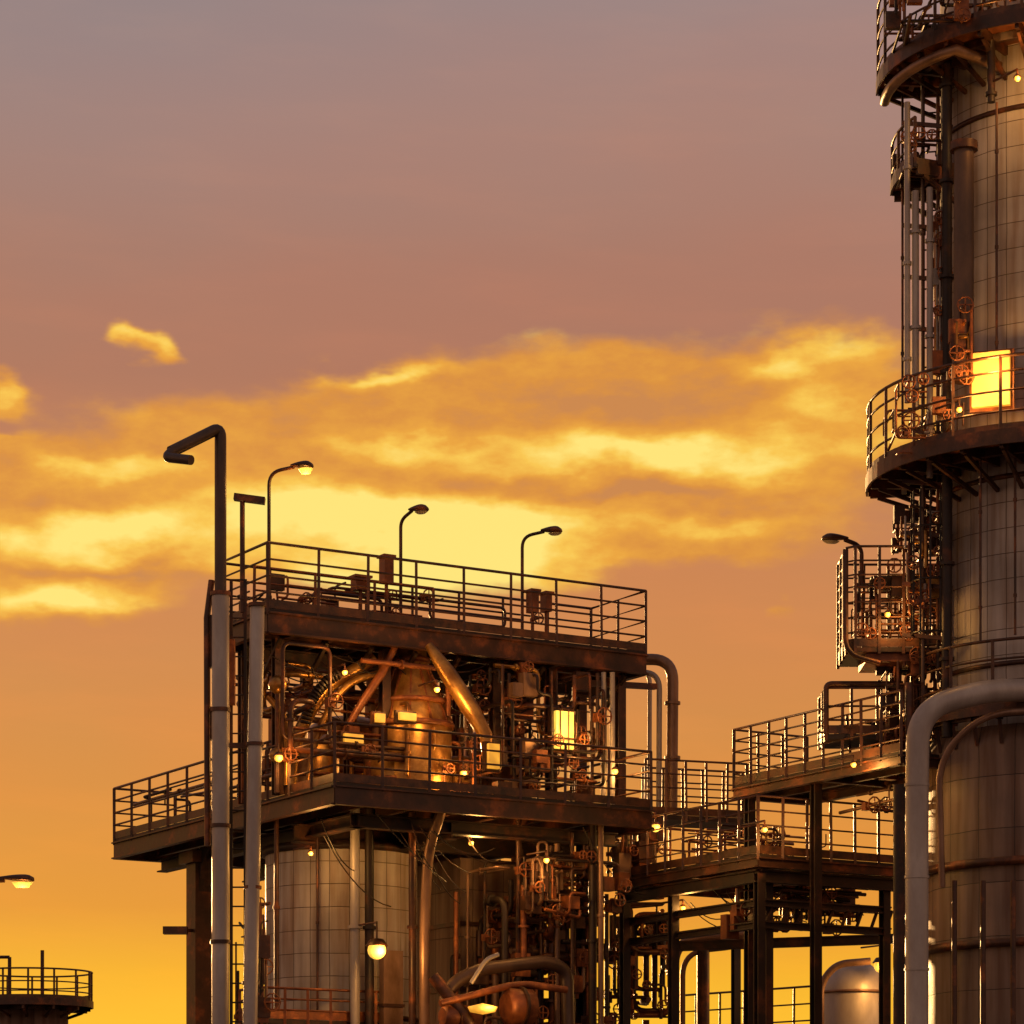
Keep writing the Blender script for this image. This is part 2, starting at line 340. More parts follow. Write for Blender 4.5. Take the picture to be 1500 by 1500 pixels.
def street_lamp(base, ztop, arm, lit=False, headlen=.5, rise=.05, r=.035, mat='steel'):
    a=Asm('street_lamp'); base=Vector(base); arm=Vector(arm); t=arm.normalized(); s_=t.cross(ZZ)
    top=Vector((base.x,base.y,ztop)); end=top+arm+ZZ*rise
    b=a.m('pole',mat); b.tube(fillet([base, top, end],.22,6), r, 8); b.tube([base,base+ZZ*.25], r*1.7, 8); b.box(base+ZZ*.02,.24,.24,.04)
    hb=a.m('lamp_head',mat); vs=[]; fs=[]; n=9; sg=10
    for i in range(n):
        q=i/(n-1); wd=.045+.085*math.sin(min(q*1.25,1)*math.pi*.5)*(1 if q<.75 else math.sqrt(max(0,1-((q-.75)/.26)**2))); ht=wd*.62
        for k in range(sg):
            an=2*math.pi*k/sg; vs.append(end+t*(q*headlen-.05)+s_*wd*math.cos(an)+ZZ*(ht*math.sin(an)*(1 if math.sin(an)>0 else .45)+.02-q*.03))
    for i in range(n-1):
        for k in range(sg): fs.append((i*sg+k,i*sg+(k+1)%sg,(i+1)*sg+(k+1)%sg,(i+1)*sg+k))
    fs += [tuple(range(sg)), tuple(range((n-1)*sg,n*sg))]; hb.add(vs,fs,smooth=True)
    g=a.m('lens','lampglow' if lit else 'glass'); c=end+t*headlen*.55-ZZ*.045
    ll=headlen*.34
    vs=[c+t*ll*math.cos(q*math.pi/6)+s_*.09*math.sin(q*math.pi/6) for q in range(12)]; vs2=[c+(q-c)*.6-ZZ*(.08 if lit else .03) for q in vs]
    g.add(vs+vs2,[(k,(k+1)%12,12+(k+1)%12,12+k) for k in range(12)]+[tuple(range(12,24))],smooth=True)
    a.done()
    if lit: pointlight('bulb_and_fill', c-ZZ*.2, 25, a.e)

# ------------------------------------------------------------------ ground
me=bpy.data.meshes.new('ground'); me.from_pydata([(-6000,-3000,0),(6000,-3000,0),(6000,9000,0),(-6000,9000,0)],[],[(0,1,2,3)])
me.materials.append(MATS['concrete']); go=bpy.data.objects.new('ground',me); sc.collection.objects.link(go)

# ------------------------------------------------------------------ LEFT PROCESS UNIT
A1=Asm('process_unit')
NC=Vector((-2.75,45,0)); ZM=CZ+6.41; LU,LV=5.9,8.6
def uv(a,b,z=0): return NC+U*a+V*b+ZZ*z
def zz(py,Y): return CZ+(HZ-py)/F*Y
rl=A1.m('railing','railpaint')
c=deck(A1, NC, LU, LV, ZM, .30)
railing(rl,[c[1],c[0],c[3],c[3]+U*1.2],ZM,.92,.8,(.28,.52,.76))
railing(rl,[c[1],c[1]+V*2.5],ZM,.92,1.0)
railing(rl,[c[3]+U*1.2,c[3]+U*3],ZM,.92,1.0)
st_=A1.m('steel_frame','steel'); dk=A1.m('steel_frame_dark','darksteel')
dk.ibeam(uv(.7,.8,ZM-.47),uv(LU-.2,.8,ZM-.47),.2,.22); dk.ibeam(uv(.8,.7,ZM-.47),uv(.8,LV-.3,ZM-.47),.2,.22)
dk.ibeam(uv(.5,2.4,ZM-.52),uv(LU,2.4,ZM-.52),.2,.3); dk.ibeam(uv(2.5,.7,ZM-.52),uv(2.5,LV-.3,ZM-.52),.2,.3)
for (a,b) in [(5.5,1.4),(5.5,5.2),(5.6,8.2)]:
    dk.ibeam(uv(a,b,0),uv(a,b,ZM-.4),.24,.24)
# left support column with corbels
col=W(294,1500,51.0); col.z=0
st_.box((col.x,col.y,(ZM-.42)/2),.38,.38,ZM-.42,U)
st_.box((col.x,col.y,ZM-.5),.58,.58,.2,U)
for s_ in (-1,1):
    vs=[]
    for k in range(7):
        t=k/6*math.pi/2; vs.append((.19+.6*(1-math.cos(t)), ZM-1.1+.72*math.sin(t)))
    prof=[(.19,ZM-.38)]+vs; th=.12
    P=[Vector((col.x,col.y,0))+V*s_*q[0]+ZZ*q[1] for q in prof]
    n=len(P); dk.add([q-U*th for q in P]+[q+U*th for q in P],[tuple(range(n)),tuple(range(n,2*n))]+[(i,(i+1)%n,n+(i+1)%n,n+i) for i in range(n)])
# top deck
TC=Vector((-3.876,46.03,0)); ZT=CZ+9.31; TL=7.2; TW=1.75
ct=deck(A1, TC, TL, TW, ZT, .34,.7)
railing(rl,[ct[0],ct[1],ct[2],ct[3],ct[0]],ZT,1.04,.85,(.25,.5,.75))
railing(A1.m('top_handrail','rust'),[ct[0]+V*.5,ct[0]+U*3.3+V*.5],ZT,.75,1.1,(.5,))
for k in range(9):
    q=TC+U*(.3+k*.82)+V*.12; dk.beam(q+ZZ*(ZT-.42), q+V*.7+ZZ*(ZT-.95), .06,.06)
dk.ibeam(TC+V*1.0+U*.1+ZZ*(ZT-.56),TC+V*1.0+U*TL+ZZ*(ZT-.56),.16,.24)
for a in (.35,2.3,4.4,5.5,6.9):
    for b in (.35,1.6):
        q=TC+U*a+V*b; st_.ibeam(q+ZZ*ZM, q+ZZ*(ZT-.4),.15,.15)
for (a,b) in [(.35,2.3),(4.4,2.3),(5.5,6.9)]:
    p=TC+U*a+V*1.6; q=TC+U*b+V*1.6; st_.beam(p+ZZ*(ZM+.1),q+ZZ*(ZT-.5),.08,.08)
for (px,Y,sx,sz,h) in [(566,47.9,.17,.42,.78),(528,47.7,.26,.2,.62),(780,49.9,.14,.35,.7),(800,50.1,.12,.3,.75)]:
    q=W(px,1,Y); A1.m('roof_equipment','rust').box((q.x,q.y,ZT+h+sz/2),sx,.2,sz,U); A1.m('roof_equipment','rust').box((q.x,q.y,ZT+h+sz+.02),sx+.06,.26,.04,U); A1.m('roof_equipment','rust').tube([(q.x,q.y,ZT),(q.x,q.y,ZT+h)],.03)
clutter(A1, TC+V*.5, 5.5, .9, ZT+.05, ZT+.8, 20, 5, rr=(.012,.03), mats=('rust','steel','railpaint'))
cb=A1.m('cables','darksteel'); R0=random.Random(3)
for i in range(26):
    a=R0.uniform(0,5.5); q=TC+U*a+V*R0.uniform(.1,1.5)+ZZ*(ZT-R0.uniform(.3,.9)); cb.cable(q,q+U*R0.uniform(.5,1.8)-ZZ*R0.uniform(-.2,1.0),R0.uniform(.05,.3),R0.uniform(.007,.014))
for i in range(16):
    a=R0.uniform(.3,5.2); q=uv(a,R0.uniform(.2,1.5),ZM-R0.uniform(.35,.8)); cb.cable(q,q+U*R0.uniform(.3,1.3)-ZZ*R0.uniform(0,1.2),R0.uniform(.05,.25),R0.uniform(.007,.014))
# bottle-shaped separator with flared skirt
q=W(603,1040,48.0); Ys=48.0
A1.m('separator_vessel','brass').lathe(q.x,q.y,[(0.0,zz(932,Ys)),(.24,zz(933,Ys)),(.25,zz(965,Ys)),(.32,zz(990,Ys)),(.56,zz(1030,Ys)),(.66,zz(1062,Ys)),(.66,ZM)],32)
for py,r0 in ((968,.25),(1030,.56),(1064,.66)): 
    A1.m('separator_bands','rust').lathe(q.x,q.y,[(r0-.02,zz(py+4,Ys)),(r0+.05,zz(py+4,Ys)),(r0+.05,zz(py-3,Ys)),(r0-.02,zz(py-3,Ys))],32)
for k in range(12): a=k*math.pi/6; A1.m('separator_bands','rust').beam((q.x+.27*math.cos(a),q.y+.27*math.sin(a),zz(975,Ys)),(q.x+.68*math.cos(a),q.y+.68*math.sin(a),zz(1060,Ys)),.03,.03)
du=A1.m('ducts','brass')
du.tube([W(628,945,47.3),W(655,985,47.2),W(687,1035,47.1),W(712,1078,47.0),W(714,1115,47.0)],[.07,.14,.15,.11,.08],14)
A1.m('ducts','rust').tube([W(580,945,47.4),W(560,985,47.3),W(530,1030,47.2),W(500,1080,47.1)],[.05,.07,.07,.05],12)
du.tube(fillet([W(425,1150,47.2),W(430,1090,47.2),W(470,1010,47.3),W(548,965,47.6)],.9),.11,12)
du.tube(fillet([W(452,1150,47.0),W(460,1080,47.0),W(505,1000,47.2),W(560,985,47.6)],.7),.06,10)
du.tube(fillet([W(392,1020,46.4),W(420,1052,46.4),W(420,1150,46.4)],.2),.05,8)
for (px,py,r) in [(407,1003,.15),(405,1106,.12)]:
    q=W(px,py,46.3); A1.m('small_drum','brass').lathe(q.x,q.y,[(r*math.sin(k*math.pi/8),q.z-r*math.cos(k*math.pi/8)) for k in range(9)],20)
    A1.m('small_drum_support','steel').tube([q,(q.x,q.y,ZM)],.04)
hp=fillet([W(440,1110,46.8),W(455,1010,46.8),W(545,960,47.2)],.8,16)
for i in range(len(hp)-1): A1.m('ribbed_hose','darksteel').flange(hp[i],hp[i+1]-hp[i],.09,.03)
for (a,b,r,h) in [(2.0,2.0,.38,.75),(3.6,2.3,.45,.8),(1.2,3.0,.4,1.0),(4.6,3.0,.5,1.4),(2.6,4.5,.7,1.6)]:
    q=uv(a,b); A1.m('process_drum','brass').lathe(q.x,q.y,[(0,ZM+h+r*.4),(r*.6,ZM+h+r*.3),(r*.93,ZM+h+r*.12),(r,ZM+h),(r,ZM)],28)
    A1.m('drum_bands','rust').lathe(q.x,q.y,[(r,ZM+h*.5),(r+.03,ZM+h*.5),(r+.03,ZM+h*.5+.06),(r,ZM+h*.5+.06)],28)
clutter(A1, uv(-.2,1.3), 3.8, 2.5, ZM+.05, ZT-.5, 30, 11, mats=('rust','steel','brass','pipebrown'))
clutter(A1, uv(3.4,.6), 2.3, 2.5, ZM+.05, ZT-.5, 56, 12, rr=(.012,.04), mats=('rust','steel','brass','darksteel'))
clutter(A1, uv(.1,2.0), 5.4, 3, ZT-1.1, ZT-.5, 16, 13)
clutter(A1, uv(.1,3.2), .8, 5.2, ZM+.05, ZM+.75, 12, 14, rr=(.014,.03),boxes=False)
pp=A1.m('down_pipes','pipebrown'); Yr=50.6
pp.tube(fillet([W(905,966,Yr+.5),W(986,966,Yr),W(984,1200,Yr)],.4,8),.10,14)
A1.m('down_pipes_light','pipe').tube(fillet([W(905,985,Yr+.3),W(966,985,Yr),W(965,1215,Yr)],.3,8),.05,12)
A1.m('down_pipes_light','pipe').tube(fillet([W(900,978,Yr+.6),W(952,978,Yr+.5),W(951,1215,Yr+.4)],.3,8),.04,12)
for py in (1030,1110): pp.flange(W(985,py,Yr),ZZ,.14,.05)
for px in (884,897): A1.m('risers','pipe').tube([W(px,1180,48.6),W(px,985,48.6)],.045,10)
A1.m('risers','steel').beam(W(850,1000,49.5),W(960,1006,50.5),.1,.1)
# ---- below the mid deck: vessels
vc=W(500,1500,49.0); zb=ZM-.7
A1.m('clad_vessel','cladding').lathe(vc.x,vc.y,[(1.28,0),(1.28,zb-.02)],64)
A1.m('vessel_cap','darksteel').lathe(vc.x,vc.y,[(1.28,zb-.02),(1.34,zb-.02),(1.34,zb+.12),(0,zb+.12)],48)
for z_ in (2.0,4.6): A1.m('vessel_bands','steel').lathe(vc.x,vc.y,[(1.28,z_),(1.31,z_),(1.31,z_+.07),(1.28,z_+.07)],48)
ep=W(690,1500,50.2)
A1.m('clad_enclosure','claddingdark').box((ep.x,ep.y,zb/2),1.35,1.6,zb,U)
for k,zq in enumerate((2.4,3.4,4.2,5.2,6.3)):
    A1.m('enclosure_ribs','steel').box((ep.x,ep.y,zq),1.41,1.66,.07,U)
ev=W(573,1500,47.6)
A1.m('cable_duct','pipebrown').box((ev.x,ev.y,2.9),.36,.16,5.6,U)
for z_ in (1.5,2.6,3.7,4.8): A1.m('cable_duct_bands','steel').box((ev.x,ev.y,z_),.40,.2,.05,U)
for (px,r,Y,mt,top) in [(520,.08,47.3,'pipe',1170),(405,.04,47.3,'steel',1190),(541,.075,47.4,'darksteel',1185),(604,.06,47.3,'steel',1190),(760,.05,48,'steel',1200),(868,.07,48,'darksteel',1200),(880,.045,47.8,'pipebrown',1200),(816,.05,48.2,'pipebrown',1220),(838,.03,48.0,'steel',1220),(465,.02,47.4,'steel',1190)]:
    t=W(px,top,Y); A1.m('vertical_pipes',mt).tube([(t.x,t.y,0),t],r,12)
    for z_ in (2.5,4.1,5.9): A1.m('vertical_pipes',mt).flange((t.x,t.y,z_+px%7*.08),ZZ,r*1.5,.05)
A1.m('curved_pipe','pipebrown').tube(fillet([W(652,1150,46.4),W(648,1185,46.4),W(628,1240,46.7),W(622,1340,46.9),W(622,1510,46.9),(W(622,1510,46.9).x,46.9,0)],.5),.085,12)
A1.m('pump_piping','pipedark').tube(fillet([W(640,1560,46.4),W(655,1445,46.4),W(700,1420,46.6),W(800,1408,47.3),W(830,1420,47.5),W(834,1560,47.5)],.3),.11,12)
A1.m('pump_piping','steel').tube(fillet([W(634,1430,46.2),W(690,1500,46.2),W(720,1580,46.2)],.3),.1,12)
A1.m('pump_piping','pipe').tube(fillet([W(690,1440,46.0),W(712,1405,46.0),W(730,1398,46.1)],.2),.035,10)
A1.m('pump_piping','rust').tube(fillet([W(645,1470,46.0),W(760,1440,46.6),W(830,1450,47.0)],.3),.06,10)
for (px,py,Y,r) in [(760,1475,46.6,.3),(668,1490,46.3,.2)]:
    q=W(px,py,Y); A1.m('pump_casing','rust').tube([q-U*.25,q-U*.2,q+U*.2,q+U*.25],[r*.7,r,r,r*.7],16); A1.m('pump_casing','steel').flange(q,U,r*1.15,.05)
clutter(A1, uv(3.3,.9), 2.4, 1.6, 1.5, ZM-.75, 55, 21, mats=('steel','darksteel','rust','pipebrown'), rr=(.02,.07))
clutter(A1, uv(3.9,.2), 1.7, 1.0, ZM-1.9, ZM-.6, 34, 22, rr=(.015,.035))
clutter(A1, uv(3.0,.4), 1.0, .8, 2.6, 4.6, 16, 23, rr=(.02,.06))
clutter(A1, uv(-.1,2.6), .4, 1.0, 2.5, 6.5, 14, 24, rr=(.012,.03))
dk.box(uv(5.0,4.5,zb/2),1.2,3.0,zb,U)
bz=zz(1495,47.2); bo=Vector((W(388,1500,47.2).x,46.6,0))
railing(A1.m('balcony_rail','rust'),[bo+V*.8,bo,bo+U*2.5],bz,.5,.4,(.3,.65))
A1.m('balcony_floor','darksteel').prism([bo,bo+U*2.5,bo+U*2.5+V*1,bo+V*1],bz-.08,bz)
bulb_and_fill(A1,W(552,1392,46.4),.15,70)
q=W(707,1475,45.9); A1.m('work_lamp','lampsoft').lathe(q.x,q.y,[(0,q.z-.12),(.2,q.z-.08),(.24,q.z),(.0,q.z+.06)],20)
pointlight('work_bulb',q-V*.4,30,A1.e)
q=W(825,1070,48.0); A1.m('deck_lamp_and_glow','lampglow').box(q,.34,.12,.62,U); A1.m('deck_lamp_and_glow_frame','steel').box(q+V*.07,.46,.1,.74,U); pointlight('deck_bulb',q-V*.5,55,A1.e)
for k in (-.1,.06): A1.m('deck_lamp_and_glow_frame','steel').beam(q+U*k-V*.08-ZZ*.33,q+U*k-V*.08+ZZ*.33,.02,.02)
for (px,py,Y,wd,ht) in [(722,1108,46.9,.2,.4),(517,1082,46.9,.34,.14),(596,1050,46.9,.3,.12),(556,1052,46.8,.16,.14)]:  # added glow boxes, mostly standing in for gold sky between the decks
    q=W(px,py,Y); A1.m('deck_lamp_and_glow','lampsoft').box(q,wd,.1,ht,U); A1.m('deck_lamp_and_glow_frame','steel').box(q+V*.06,wd+.08,.08,ht+.08,U)
bulb_and_fill(A1,W(408,1110,46.0),.07,28,'lampsoft'); bulb_and_fill(A1,W(640,1010,46.6),.05,45,'lampsoft'); bulb_and_fill(A1,W(900,1130,48.6),.06,22,'lampsoft'); bulb_and_fill(A1,W(505,985,46.6),.045,40,'lampsoft')  # soft lamps added between the decks for golden glow
bulb_and_fill(A1,W(800,1260,47.0),.05,40,'lampsoft'); bulb_and_fill(A1,W(690,1235,47.6),.045,40,'lampsoft'); bulb_and_fill(A1,W(455,1250,46.6),.04,40,'lampsoft')  # small added lamps that warm the piping under the deck
for q,e in [(uv(3.0,1.2,ZM+.5),35),(uv(4.6,4.5,ZM+1.6),45)]: bulb_and_fill(A1,q,.06,e,'lampsoft')  # added fill lamps deeper inside the unit
q=W(257,1363,50.6); A1.m('wall_fixture','steel').box(q,.42,.2,.13); A1.m('wall_fixture','steel').tube([q,W(285,1363,50.9)],.03)
q=W(355,770,46.4); A1.m('floodlight_mount','steel').tube([(q.x,q.y,ZT),(q.x,q.y,zz(735,46.4))],.04); A1.m('floodlight_mount','steel').beam(W(343,728,46.4),W(388,734,46.4),.16,.10)
A1.done()

# ---- vent pipe with gooseneck
V1=Asm('vent_pipe'); Yv=44.9
vp=V1.m('upper_pipe','pipedark'); t=W(323,870,Yv); k=W(323,626,Yv)
vp.tube(fillet([t,k,W(250,662,Yv-.5)],.16,6),.092,14)
vp.tube(fillet([W(253,660,Yv-.5),W(243,670,Yv-.6),W(280,674,Yv-.9)],.1,6),.075,12)
V1.m('lower_pipe','pipe').tube([(t.x,t.y,0),t+ZZ*.03],.135,16)
for py in (870,1040,1210,1380): V1.m('clamps','steel').flange(W(323,py,Yv),ZZ,.16,.06)
V1.m('conduit','steel').tube([(W(303,1100,Yv).x,Yv+.1,ZM-1),W(303,905,Yv+.1),W(310,850,Yv+.1)],.05,8)
V1.m('control_box','rust').box(W(338,985,Yv+.3),.13,.2,1.0); V1.m('control_box','steel').box(W(306,940,Yv+.2),.12,.2,.8); V1.m('control_box','steel').box(W(306,1060,Yv+.2),.1,.2,.5)
ladder(V1.m('ladder','darksteel'),(W(349,1,Yv+.4).x,Yv+.4),0.3,ZT+.3,Vector((1,0,0)),Vector((0,1,0)),False,.22)
V1.done()
V2=Asm('riser_pipe')
V2.m('pipe','pipe').tube([W(362,1760,44.6),W(368,1400,44.7),W(377,888,44.8)],.112,16)
for py in (886,1090,1300,1440): V2.m('clamps','steel').flange(W(377-(py-886)*.017,py,44.75),ZZ,.14,.05)
V2.m('bracket','steel').beam(W(318,1092,44.9),W(385,1092,45.1),.06,.08)
clutter(V2, Vector((W(385,1,45.2).x,45.2,0)), .12,.25, 4.0, 6.2, 8, 31, rr=(.012,.025))
V2.done()
def tl(px,head,pytop,Y,rise=.05,lit=False):
    q=W(px,pytop,Y); street_lamp((q.x,q.y,ZT),q.z,((head-px)/F*Y,-.15,0),lit,.36,rise,.028)
tl(394,432,692,46.3,.05,True); tl(587,604,762,48.2,.12); tl(765,797,786,49.95,.05)
q=W(1262,800,45.5); street_lamp((q.x,q.y,zz(860,45.5)),q.z,((1236-1262)/F*45.5,-.1,0),False,.42,.08)
q=W(-45,1290,45); street_lamp((q.x,q.y,0),q.z,(.55,0,0),True,.5,.02,.05)

# ------------------------------------------------------------------ RIGHT COLUMN
T=Asm('distillation_column'); tx,ty=(1545-750)/F*45,45.0; tr=1.76
z1=CZ+7.0
T.m('shell','cladding').lathe(tx,ty,[(tr,z1),(tr,zz(655,45)),(tr,24)],80)
for py in (1000,735,215,90): 
    z0=zz(py,45); T.m('shell_bands','steel').lathe(tx,ty,[(tr,z0),(tr+.03,z0),(tr+.03,z0+.07),(tr,z0+.07)],80)
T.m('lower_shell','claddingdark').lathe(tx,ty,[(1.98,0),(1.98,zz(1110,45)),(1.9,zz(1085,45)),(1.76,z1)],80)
for py in (1285,1400): 
    z0=zz(py,45); T.m('lower_bands','steel').lathe(tx,ty,[(1.98,z0),(2.06,z0),(2.06,z0+.12),(1.98,z0+.12)],80)
def pol(r,a,z=0,c=(tx,ty)): a=math.radians(a); return Vector((c[0]+r*math.cos(a),c[1]+r*math.sin(a),z))
def ringdeck(asm, r0, r1, a0, a1, z, h=1.1, fd=.3, mids=(.28,.55,.8), rail=True, br=12, c=(tx,ty)):
    n=max(6,int((a1-a0)/5)); aa=[a0+(a1-a0)*i/n for i in range(n+1)]
    b=asm.m('ring_platform','rust')
    for i in range(n):
        b.prism([pol(r0,aa[i],0,c),pol(r1,aa[i],0,c),pol(r1,aa[i+1],0,c),pol(r0,aa[i+1],0,c)],z-.05,z)
    for i in range(n):
        p,q=pol(r1+.02,aa[i],z-fd/2+.05,c),pol(r1+.02,aa[i+1],z-fd/2+.05,c); asm.m('platform_fascia','steel').beam(p,q,.03,fd)
        p,q=pol((r0+r1)/2,aa[i],z-.12,c),pol((r0+r1)/2,aa[i+1],z-.12,c); asm.m('platform_fascia','steel').beam(p,q,.08,.12)
    if a1-a0<355:
        for a in (a0,a1): asm.m('platform_fascia','steel').beam(pol(r0,a,z-fd/2+.05,c),pol(r1,a,z-fd/2+.05,c),.03,fd)
    k=int((a1-a0)/br)
    for i in range(k+1):
        a=a0+(a1-a0)*i/k
        asm.m('platform_brackets','steel').beam(pol(r0,a,z-.13,c),pol(r1-.03,a,z-.13,c),.06,.14)
        asm.m('platform_brackets','steel').beam(pol(r0,a,z-.55,c),pol(r1-.15,a,z-.2,c),.05,.06)
    if rail: railing(asm.m('platform_railing','railpaint'),[pol(r1,a,0,c) for a in aa],z,h,.6,mids)
ringdeck(T,tr,2.88,168,395,zz(712,45)+.15,1.12,.22)
ringdeck(T,tr,2.72,174,395,CZ+17.3,1.2,.2,(.2,.4,.6,.8))
ringdeck(T,1.98,2.2,175,395,CZ+7.3,.95,.2,(.35,.7),True)
T.m('platform_railing','pipebrown').tube([pol(2.62,a,CZ+17.02) for a in range(176,230,5)]+[pol(1.9,234,CZ+16.9)],.08,10)
ringdeck(T,tr,2.5,174,203,zz(268,45),.66,.16,(.35,.7),True,10)
for (px,r,mt,p0,p1,Y) in [(1329,.045,'pipe',150,590,43.9),(1341,.055,'pipe',280,600,43.9),(1352,.03,'pipedark',130,1000,44.3),(1362,.05,'pipe',275,700,43.9),(1387,.08,'darksteel',60,1080,43.9),(1374,.03,'steel',130,1000,44.4),(1322,.02,'steel',130,640,44.9),(1436,.02,'steel',660,940,43.2),(1487,.02,'steel',660,930,43.1),(1452,.06,'darksteel',60,150,43.1),(1460,.02,'steel',150,520,43.15)]:
    T.m('flank_pipes',mt).tube([W(px,p1,Y),W(px,p0,Y)],r,10)
    for py in range(int(p0)+60,int(p1)-20,140): T.m('flank_pipes',mt).flange(W(px,py+px%9*6,Y),ZZ,r*1.5,.05)
for py in range(180,1000,75):
    T.m('pipe_brackets','steel').beam(W(1322,py,44.4),W(1395,py+6,44.1),.05,.06)
lp=W(1366,1,44.5); ladder(T.m('ladder','darksteel'),(lp.x,lp.y),zz(1000,45),zz(740,45),Vector((1,-.2,0)),Vector((-.2,-1,0)),True,.36,.3)
ladder(T.m('ladder','darksteel'),(lp.x,lp.y),zz(740,45),zz(60,45),Vector((1,-.2,0)),Vector((-.2,-1,0)),False,.3)
q=W(1412,210,43.3); T.m('riser_duct','pipedark').tube([(q.x,q.y,zz(560,43.3)),(q.x,q.y,q.z)],.15,16); T.m('riser_duct','steel').flange((q.x,q.y,q.z-.05),ZZ,.21,.12)
def pclutter(asm, px0,px1,py0,py1,Y0,Y1,n,seed,rr=(.012,.035),mats=('steel','rust','darksteel','railpaint')):
    R=random.Random(seed)
    for i in range(n):
        b=asm.m('instrument_piping',R.choice(mats)); r=R.uniform(*rr); Ym=(Y0+Y1)/2
        xa,xb=(px0-750)/F*Ym,(px1-750)/F*Ym; za,zb_=zz(py1,Ym),zz(py0,Ym)
        p=[R.uniform(xa,xb),R.uniform(Y0,Y1),R.uniform(za,zb_)]; path=[Vector(p)]; last=-1
        for k in range(R.randint(2,5)):
            ax=R.choice([q for q in (0,2,1,2) if q!=last]); last=ax; p[ax]=R.uniform(*((xa,xb),(Y0,Y1),(za,zb_))[ax]); path.append(Vector(p))
        path=[q for j,q in enumerate(path) if j==0 or (q-path[j-1]).length>.08]
        if len(path)>1: b.tube(fillet(path,r*4,4),r,6)
        if R.random()<.35: asm.m('instrument_boxes',R.choice(mats)).box((R.uniform(xa,xb),R.uniform(Y0,Y1),R.uniform(za,zb_)),R.uniform(.1,.25),.12,R.uniform(.12,.35))
        if R.random()<.3: asm.m('instrument_boxes','rust').wheel((R.uniform(xa,xb),Y0,R.uniform(za,zb_)),(0,-1,0),R.uniform(.07,.12))
pclutter(T,1300,1500,5,60,42.6,44.3,34,41)
pclutter(T,1312,1380,215,268,44,45.2,16,42)
pclutter(T,1300,1400,580,680,43,45,18,43,mats=('rust','steel','brass'),rr=(.01,.025))
pclutter(T,1395,1428,450,560,43.0,43.4,14,44,mats=('brass','rust','steel'))
pclutter(T,1368,1384,300,560,43.9,44.3,18,45,mats=('brass','pipe','rust'),rr=(.012,.03))
pclutter(T,1320,1376,740,900,44.0,44.6,20,49,mats=('brass','pipe','rust','steel'),rr=(.012,.03))
q=W(1452,556,43.0); uu=Vector((.9,-.3,0)).normalized()
T.m('floodlight_lens','lampsoft').box(q,.56,.1,.8,uu); T.m('floodlight_frame','rust').box(q+Vector((.03,.09,0)),.66,.1,.9,uu)
pointlight('flood_bulb',q+Vector((-.1,-.6,0)),85,T.e)
bulb_and_fill(T,W(1405,600,42.9),.045,30,'lampsoft'); bulb_and_fill(T,W(1300,900,44.4),.045,25,'lampsoft'); bulb_and_fill(T,W(1440,30,42.9),.05,25,'lampsoft'); bulb_and_fill(T,W(1490,115,42.6),.045,45,'lampsoft')  # soft lamps added to put warm glow on the column
O=Vector((W(1237,1,45).x,44.6,0)); zB=zz(955,45)
bx=[O+Vector((1.6,1.3,0)),O+Vector((0,1.3,0)),O+Vector((0,.12,0)),O+Vector((.12,0,0)),O+Vector((1.6,0,0))]
T.m('basket_platform','darksteel').prism([(p.x,p.y) for p in bx],zB-.07,zB)
T.m('basket_platform','rust').prism([(O.x+.3,O.y+.1),(O.x+1.6,O.y+.1),(O.x+1.6,O.y+1.1),(O.x+.3,O.y+1.1)],zB-.2,zB-.08)
railing(T.m('basket_railing','railpaint'),[(p.x,p.y) for p in bx],zB,1.55,.42,(.15,.3,.45,.6,.72,.86),r=.02)
T.m('basket_platform','darksteel').prism([(O.x+.45,O.y+.2),(O.x+1.6,O.y+.2),(O.x+1.6,O.y+1.2),(O.x+.45,O.y+1.2)],zB+1.1,zB+1.14)
T.m('basket_platform','steel').tube(fillet([O+Vector((-.03,.0,zB+1.5)),O+Vector((-.03,0,zB-.1)),O+Vector((.5,0,zB-.25))],.25),.045,8)
pclutter(T,1250,1385,840,950,44.6,45.8,34,46,rr=(.01,.025),mats=('rust','steel','darksteel')); pclutter(T,1290,1385,965,1090,44.6,45.8,36,47,mats=('rust','steel','darksteel'))
pclutter(T,1310,1372,740,810,44.6,45.4,16,48,rr=(.01,.025))
G=T.m('transfer_pipe','pipe')
pth=fillet([W(1560,1010,43.4),W(1440,1012,42.4),W(1345,1040,42.2),W(1343,1190,42.2),(W(1343,1,42.2).x,42.2,0)],1.0,10)
G.tube(pth,.17,20)
for py in (1150,1285,1420): T.m('transfer_flanges','pipe').flange(W(1343,py,42.2),ZZ,.185,.04)
T.m('transfer_pipe2','pipebrown').tube(fillet([W(1380,1300,43),W(1375,1110,42.9),W(1440,1045,42.7),W(1540,1040,42.7)],.6,8),.05,12)
T.m('lower_pipes','darksteel').tube([W(1318,1760,43.6),W(1318,1150,43.6)],.1,12)
T.m('lower_pipes','steel').tube([W(1332,1760,44),W(1332,1000,44)],.06,12)
for px in (1398,1440,1484): T.m('lower_pipes','steel').tube([W(px,1760,42.6),W(px,1290,42.6)],.04,10)
T.done()

